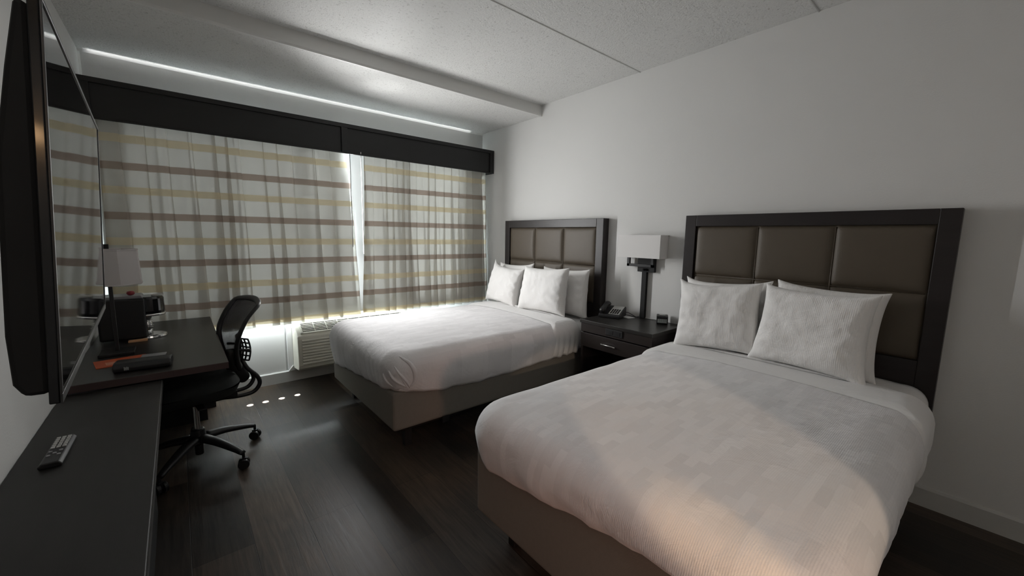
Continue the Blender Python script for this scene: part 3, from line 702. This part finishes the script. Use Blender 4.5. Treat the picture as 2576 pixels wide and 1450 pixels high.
# coffee maker ---------------------------------------------------------
cm = thing('coffee_maker', 'black single-cup coffee maker with chrome rings on the desk behind the lamp', 'coffee maker', (-.27,3.36,dz))
bm = bmesh.new(); prism(bm, [(-.385,dz+.012),(-.178,dz+.012),(-.172,.985),(-.385,.985)], 'Y', 3.28, 3.47); obj('body', bm, 'black', cm, bev=.012, seg=3)
bm = bmesh.new(); prism(bm, [(-.375,.985),(-.18,.985),(-.19,1.003),(-.36,1.003)], 'Y', 3.30, 3.45); obj('lid', bm, 'grey_plastic', cm, bev=.003)
bm = bmesh.new(); lathe(bm, [(.078,.882),(.080,.900),(.080,.975),(.070,.990)], (-.165,3.375,0), n=36); obj('brew_head', bm, 'gloss', cm, smooth=False, bev=.002)
bm = bmesh.new(); lathe(bm, [(.076,.868),(.083,.870),(.083,.882),(.076,.884)], (-.165,3.375,0), n=40); obj('chrome_ring', bm, 'chrome', cm, smooth=True)['label']='chrome ring under the brew head'
bm = bmesh.new(); lathe(bm, [(.01,.996),(.03,.997),(.03,1.004),(.01,1.004)], (-.115,3.375,-.008), n=20); obj('brew_button', bm, 'silver_panel', cm)
bm = bmesh.new(); lathe(bm, [(.083,dz+.001),(.083,dz+.006),(.080,dz+.016),(.070,dz+.020),(.02,dz+.020)], (-.165,3.375,0), n=40); obj('drip_tray', bm, 'chrome', cm, smooth=False, bev=.001)
bm = bmesh.new(); lathe(bm, [(.022,dz+.02),(.022,.868)], (-.172,3.34,0), n=20); obj('chrome_column', bm, 'chrome', cm, smooth=True)
bm = bmesh.new()
for k in range(5): bx(bm, -.165,-.147+.004*(k%2),3.3165,3.3175,.800+k*.010,.804+k*.010)
obj('printed_marks', bm, 'paper', cm)
bm = bmesh.new(); lathe(bm, [(.001,1.0),(.014,1.003),(.020,1.012),(.016,1.024),(.001,1.027)], (-.235,3.34,.003), n=20); o = obj('coffee_pod', bm, 'red', smooth=True); tag(o, 'small round dark red pod on top of the coffee maker', 'coffee pod')
bm = bmesh.new(); bx(bm, -.262,-.176,3.242,3.278,dz+.0005,dz+.011); o = obj('wooden_tray', bm, 'copper', bev=.002); tag(o, 'narrow tan strip of wood lying in front of the coffee maker', 'tray')
bm = bmesh.new(); bx(bm, -.10,.10,-.075,.075,0,.003, Matrix.Translation((-.255,2.80,dz+.0005)) @ Matrix.Rotation(radians(10),4,'Z')); cd = obj('orange_card', bm, 'orange'); tag(cd, 'orange printed card on the desk under the black case', 'card')
bm = bmesh.new(); bx(bm, -.062,.035,-.045,.012,.0031,.0036, Matrix.Translation((-.255,2.80,dz+.0005)) @ Matrix.Rotation(radians(10),4,'Z'))
obj('printed_panel', bm, mat('pale_orange_print', (.62,.25,.15), .5, var=.35, scale=90), cd)
bm = bmesh.new()
KM = Matrix.Translation((-.163,2.600,dz+.004)) @ Matrix.Rotation(radians(-5),4,'Z')
prism(bm, [(-.045,.0),(-.048,.024),(-.036,.040),(-.010,.044),(.055,.040),(.062,.018),(.055,.0)], 'X', -.105, .105)
bmesh.ops.transform(bm, matrix=KM, verts=bm.verts)
kc = obj('glasses_case', bm, 'black', bev=.008, seg=3); kc.name='black_case'; tag(kc, 'long black rounded case with a small pale mark on the desk front edge', 'case')
bm = bmesh.new()
for k in range(4): bx(bm, -.064+k*.0045,-.061+k*.0045,-.0492,-.0482,.010,.026-.002*(k%2), KM)
bx(bm, -.064,-.048,-.0492,-.0482,.017,.019, KM); obj('pale_mark', bm, 'cover_mark', kc)
bm = bmesh.new(); bx(bm, -.055,.045,-.035,.035,0,.006, Matrix.Translation((-.13,2.83,dz+.0005)) @ Matrix.Rotation(radians(-4),4,'Z')); o = obj('notepad', bm, 'grey_plastic', bev=.001); tag(o, 'small dark grey notepad behind the black case on the desk', 'notepad')
# ------------------------------------------------------------------ television
tv = thing('television', 'flat black television mounted on the left wall above the credenza', 'television', (XL,1.33,1.4))
tt = 1.8
dirv = Vector((-.04766443, .99886269, 0)).normalized(); nrm = Vector((dirv.y, -dirv.x, 0))
tau = radians(3.0)
upv = Vector((0,0,1))*cos(tau) + nrm*sin(tau); nv = nrm*cos(tau) - Vector((0,0,1))*sin(tau)
FB = Vector((-.1897,1.8,1.1493))           # far bottom corner of the face
TW, TH = .962, .560
TVM = Matrix(((dirv.x,upv.x,nv.x,FB.x),(dirv.y,upv.y,nv.y,FB.y),(dirv.z,upv.z,nv.z,FB.z),(0,0,0,1)))
def tvb(bm, *d): return bx(bm, *d, TVM)
bm = bmesh.new(); tvb(bm, -TW,0,0,TH,-.012,-.001); obj('screen_housing', bm, 'gloss', tv, bev=.0015)
bm = bmesh.new(); tvb(bm, -TW+.007,-.007,.014,TH-.007,-.001,.0002); scr = obj('screen', bm, mat('screen_glass', (.004,.004,.005), .035, var=.01, spec=.7), tv)
bm = bmesh.new(); b_=.007
tvb(bm, -TW,0,0,.014,-.001,.0018); tvb(bm, -TW,0,TH-b_,TH,-.001,.0018); tvb(bm, -TW,-TW+b_,.014,TH-b_,-.001,.0018); tvb(bm, -b_,0,.014,TH-b_,-.001,.0018)
obj('bezel', bm, mat('bezel_dark', (.03,.03,.03), .3), tv, bev=.0006)
bm = bmesh.new()
prof = [(.012,-.012),(TH-.012,-.012),(TH-.010,-.025),(TH-.10,-.036),(TH-.22,-.048),(.10,-.050),(.03,-.046),(.012,-.036)]
v0 = [bm.verts.new(TVM@Vector((-TW+.012,p[0],p[1]))) for p in prof]; v1 = [bm.verts.new(TVM@Vector((-.012,p[0],p[1]))) for p in prof]
bm.faces.new(v0); bm.faces.new(v1[::-1])
for i in range(len(prof)): bm.faces.new([v0[i], v0[(i+1)%len(prof)], v1[(i+1)%len(prof)], v1[i]])
obj('back_shell', bm, 'blackm', tv, bev=.006)
bm = bmesh.new(); tvb(bm, -TW*.62,-TW*.38,.14,.42,-.085,-.048)
bx(bm, XL+.001,XL+.05,1.20,1.50,1.32,1.60); bx(bm, XL+.04,-.22,1.33,1.37,1.42,1.48)
obj('wall_bracket', bm, 'blackm', tv, bev=.003)
# ------------------------------------------------------------------ office chair
ch = thing('office_chair', 'black mesh-back office chair on casters tucked under the desk', 'chair', (.02,2.97,0))
bx_, by_ = .02, 2.975
rb = .32
def arm_pts(a):
    ca, sa_ = cos(a), sin(a)
    return [(bx_+.03*ca,by_+.03*sa_,.150),(bx_+.14*ca,by_+.14*sa_,.140),(bx_+.26*ca,by_+.26*sa_,.112),(bx_+rb*ca,by_+rb*sa_,.092)]
hub = bmesh.new(); lathe(hub, [(.020,.045),(.022,.05),(.022,.11),(.036,.125),(.040,.165),(.034,.205),(.026,.210)], (bx_,by_,0), n=24); hb = obj('base_hub', hub, 'black', ch, smooth=False, bev=.003)
for k in range(5):
    a = radians(20+72*k)
    bm = bmesh.new(); tube(bm, spline(arm_pts(a), 10), [.033,.031,.029,.027,.025,.023,.021,.019,.018,.016], 12, sx=.72, sy=1.1); lg = obj('leg', bm, 'black', ch, smooth=True)
    bm = bmesh.new(); cx_, cy_ = bx_+rb*cos(a), by_+rb*sin(a)
    Rm = Matrix.Translation((cx_,cy_,.0298)) @ Matrix.Rotation(radians(60+k*50),4,'Z')
    for s in (-1,1):
        c2 = bmesh.new(); lathe(c2, [(.012,-.010),(.028,-.010),(.0295,-.007),(.0295,.007),(.026,.010),(.012,.010)], (s*.017,0,0), n=22, axis='X')
        bmesh.ops.transform(c2, matrix=Rm, verts=c2.verts)
        me_ = bpy.data.meshes.new('t'); c2.to_mesh(me_); c2.free(); bm.from_mesh(me_); bpy.data.meshes.remove(me_)
    bx(bm, -.012,.012,-.014,.014,.0,.036, Rm)
    lathe(bm, [(.008,.05),(.008,.095)], (cx_,cy_,0), n=10)
    obj('caster', bm, 'black', lg)
bm = bmesh.new(); lathe(bm, [(.014,.205),(.014,.40)], (bx_,by_,0), n=20); obj('gas_lift', bm, 'nickel', ch, smooth=False)
bm = bmesh.new(); bx(bm, bx_-.12,bx_+.20,by_-.08,by_+.08,.375,.415); bx(bm, bx_-.02,bx_+.02,by_-.20,by_-.08,.385,.395); obj('seat_mechanism', bm, 'blackm', ch, bev=.006)
def seatf(side):
    def f(u, v):
        a, b = 2*u-1, 2*v-1
        r_ = max(abs(a),abs(b)); ang_ = math.atan2(b,a); 
        # squircle mapping
        k = r_/ (abs(cos(ang_))**3.2+abs(sin(ang_))**3.2)**(1/3.2) if r_>0 else 0
        x = k*cos(ang_)*.235; y = k*sin(ang_)*.245
        e = max(0,1-r_**5)**.5
        z = .490 + (.058*e if side>0 else -.078*e) + side*.006*(a*a) - (.02*a*a if a<0 else 0)
        return (bx_-.02+x, by_+y, z)
    return f
bm = bmesh.new(); grid(bm, seatf(1), 27, 27); grid(bm, seatf(-1), 27, 27); bmesh.ops.remove_doubles(bm, verts=bm.verts, dist=.0005); obj('seat', bm, 'cloth_black', ch, smooth=True)
# backrest: curved frame with mesh
BP = [(.222,.575),(.212,.64),(.213,.72),(.236,.80),(.275,.88),(.318,.935),(.342,.958)]
def bpt(v, y_, off=0):
    p = bz([(a,0,b) for a,b in BP], v)
    return Vector((p.x+.02+off - .030*(1-(y_/.22)**2)*0 + .035*(abs(y_)/.22)**2*-1, by_+y_, p.z))
def halfw(v): return .150+.070*min(1,v*2.2) - .05*max(0,(v-.86)/.14)**2
bm = bmesh.new(); grid(bm, lambda u,v: bpt(.03+.94*v, (2*u-1)*halfw(v)*.96, 0), 15, 26); obj('mesh_back', bm, 'mesh', ch, smooth=True, solid=.003)
loop = []
for i in range(18): v = i/17; loop.append(bpt(v, -halfw(v)))
for i in range(1,12): u = -1+2*i/12; loop.append(bpt(1, u*halfw(1)) + Vector((.004*(1-u*u),0,.012*(1-u*u))))
for i in range(18): v = 1-i/17; loop.append(bpt(v, halfw(v)))
for i in range(1,6): u = 1-2*i/6; loop.append(bpt(0, u*halfw(0)))
loop.append(loop[0].copy())
bm = bmesh.new(); tube(bm, loop, .013, 10, cap=False, sx=1.5, sy=.9); obj('back_frame', bm, 'black', ch, smooth=True)
# lumbar grid
bm = bmesh.new(); lz0, lz1, lyw = .60,.735,.105
def lum(y_, z): return Vector((.252+ .012*(1-((z-.67)/.07)**2) + .034*(abs(y_)/.105)**2, by_+y_, z))
for k in range(6): z = lz0+(lz1-lz0)*k/5; tube(bm, [lum(-lyw+2*lyw*i/8, z) for i in range(9)], .005, 6)
for k in range(9): y_ = -lyw+2*lyw*k/8; tube(bm, [lum(y_, lz0+(lz1-lz0)*i/5) for i in range(6)], .005, 6)
for y_ in (-lyw, lyw): tube(bm, [bpt(.25,y_), lum(y_, .665)], .008, 8)
obj('lumbar_grid', bm, 'black', ch, smooth=True)
# spine bracket and twin curved bars
bm = bmesh.new(); tube(bm, spline([(.232,by_,.66),(.228,by_,.60),(.238,by_,.54),(.270,by_,.475),(.292,by_,.445)], 14), [.030,.034,.036,.036,.035,.034,.033,.032,.030,.028,.026,.024,.020,.014], 12, sy=1.5, sx=.8); obj('back_bracket', bm, 'black', ch, smooth=True)
bm = bmesh.new()
for s in (-1,1):
    tube(bm, spline([(.262,by_+s*.045,.60),(.285,by_+s*.06,.54),(.335,by_+s*.065,.475),(.345,by_+s*.065,.42),(.305,by_+s*.06,.375),(.22,by_+s*.055,.370),(.12,by_+s*.05,.385)], 30), .0125, 10)
obj('back_bars', bm, 'black', ch, smooth=True)
Rc = Matrix.Translation((bx_,by_,0)) @ Matrix.Rotation(radians(8),4,'Z') @ Matrix.Translation((-bx_,-by_,0))
for o in ch.children:
    if o.name.split('.')[0] in ('seat','seat_mechanism','mesh_back','back_frame','lumbar_grid','back_bracket','back_bars'): o.data.transform(Rc)
# ------------------------------------------------------------------ entry wall lamp behind the camera (lights the near bed)
el = thing('vanity_lamp', 'small warm two-bulb wall light on the wall behind the camera', 'lamp', (-.30,YB,2.0))
bm = bmesh.new(); bx(bm, -.42,-.05,YB+.001,YB+.03,1.98,2.06); obj('back_plate', bm, 'nickel', el, bev=.004)
for x in (-.33,-.14):
    bm = bmesh.new(); lathe(bm, [(.001,1.93),(.03,1.94),(.042,1.97),(.03,2.01),(.012,2.03)], (x,YB+.08,0), n=20); obj('bulb', bm, 'bulb', el, smooth=True)
# ------------------------------------------------------------------ lights
def light(name, kind, energy, col, loc, rot=(0,0,0), **k):
    d = bpy.data.lights.new(name, kind); d.energy = energy; d.color = col
    for a, b in k.items(): setattr(d, a, b)
    o = bpy.data.objects.new(name, d); COL.objects.link(o); o.location = loc; o.rotation_euler = rot; return o
def aim(o, tgt):
    o.rotation_euler = (Vector(tgt)-Vector(o.location)).to_track_quat('-Z','Y').to_euler()
# daylight outside the window
light('daylight', 'AREA', 33000, (.985,.99,1.0), (5.2,YW+4.2,.9), (radians(-90),0,0), shape='RECTANGLE', size=7, size_y=4.6)
W = bpy.data.worlds.new('world'); S.world = W; W.use_nodes = True
bg = W.node_tree.nodes['Background']; bg.inputs['Color'].default_value=(.80,.90,1,1); bg.inputs['Strength'].default_value=4.0
# added lamp strip behind the liner top, imitating sunlight bounced off the sill
light('bounce_fill', 'AREA', .42, (1,1,1), (1.2,YW-.022,2.26), (radians(180),0,0), shape='RECTANGLE', size=3.15, size_y=.02, spread=radians(10))
# added lamp boosting the daylight that escapes below the curtain hem
light('hem_fill', 'AREA', 5, (.93,.985,1), (.75,YW-.085,.612), (radians(14),0,0), shape='RECTANGLE', size=2.3, size_y=.05)
# added lamp in the slit between the curtains, boosting the daylight from it
light('gap_fill', 'AREA', 25, (1,1,1), (1.322,3.935,1.50), (radians(-90),0,radians(18)), shape='RECTANGLE', size=.026, size_y=1.20, spread=radians(150))
# added spot lamps at the curtain gap, imitating sun glint on the ceiling
g = light('ceiling_glint_spot', 'SPOT', 22, (1,1,1), (1.33,3.90,1.05), spot_size=radians(15), spot_blend=.9, shadow_soft_size=.02); aim(g, (1.42,3.40,2.62))
g = light('ceiling_glint_spot_far', 'SPOT', 36, (1,1,1), (1.33,3.90,1.35), spot_size=radians(34), spot_blend=1, shadow_soft_size=.02); aim(g, (1.0,2.85,2.72))
# four added spot lamps at the hem, imitating sun dots on the floor
for x in (.367,.476,.594,.714):
    g = light('hem_dot_spot', 'SPOT', 500, (1,1,.98), (x+.06,3.925,.575), spot_size=radians(4.6), spot_blend=.3, shadow_soft_size=.001); aim(g, (x,3.728,0))
# added fill light behind the camera, no fixture stands there
e = light('entry_fill', 'AREA', 6, (1,.93,.88), (.1,-1.3,ZC-.03), (0,0,0), shape='DISK', size=.35)
s1 = light('vanity_spot', 'SPOT', 95, (1,.76,.55), (-.33,YB+.13,1.97), spot_size=radians(14), spot_blend=.22, shadow_soft_size=.02); aim(s1, (1.30,.44,.69))
s2 = light('foot_side_fill', 'SPOT', 85, (1,.55,.40), (-.30,YB+.33,.95), spot_size=radians(25), spot_blend=1, shadow_soft_size=.12); aim(s2, (.90,.50,.42))  # added low warm spot for the bed's foot side, not at the vanity light
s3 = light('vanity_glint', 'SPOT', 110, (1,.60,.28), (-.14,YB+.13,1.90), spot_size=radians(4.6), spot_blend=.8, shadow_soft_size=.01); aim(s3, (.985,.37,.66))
# ------------------------------------------------------------------ camera
cam = bpy.data.cameras.new('camera'); co = bpy.data.objects.new('camera', cam); COL.objects.link(co)
cam.sensor_width = 36; cam.lens = 36*1005.679/2576; cam.clip_start = .02
Rr = ((0.7675955,-0.64074954,0.01540039),(-0.07156625,-0.10956213,-0.99140023),(0.63692654,0.75989221,-0.12995544))
X_, Y_, Z_ = Vector(Rr[0]), -Vector(Rr[1]), -Vector(Rr[2])
co.matrix_world = Matrix(((X_.x,Y_.x,Z_.x,0),(X_.y,Y_.y,Z_.y,0),(X_.z,Y_.z,Z_.z,1.4),(0,0,0,1)))
S.camera = co
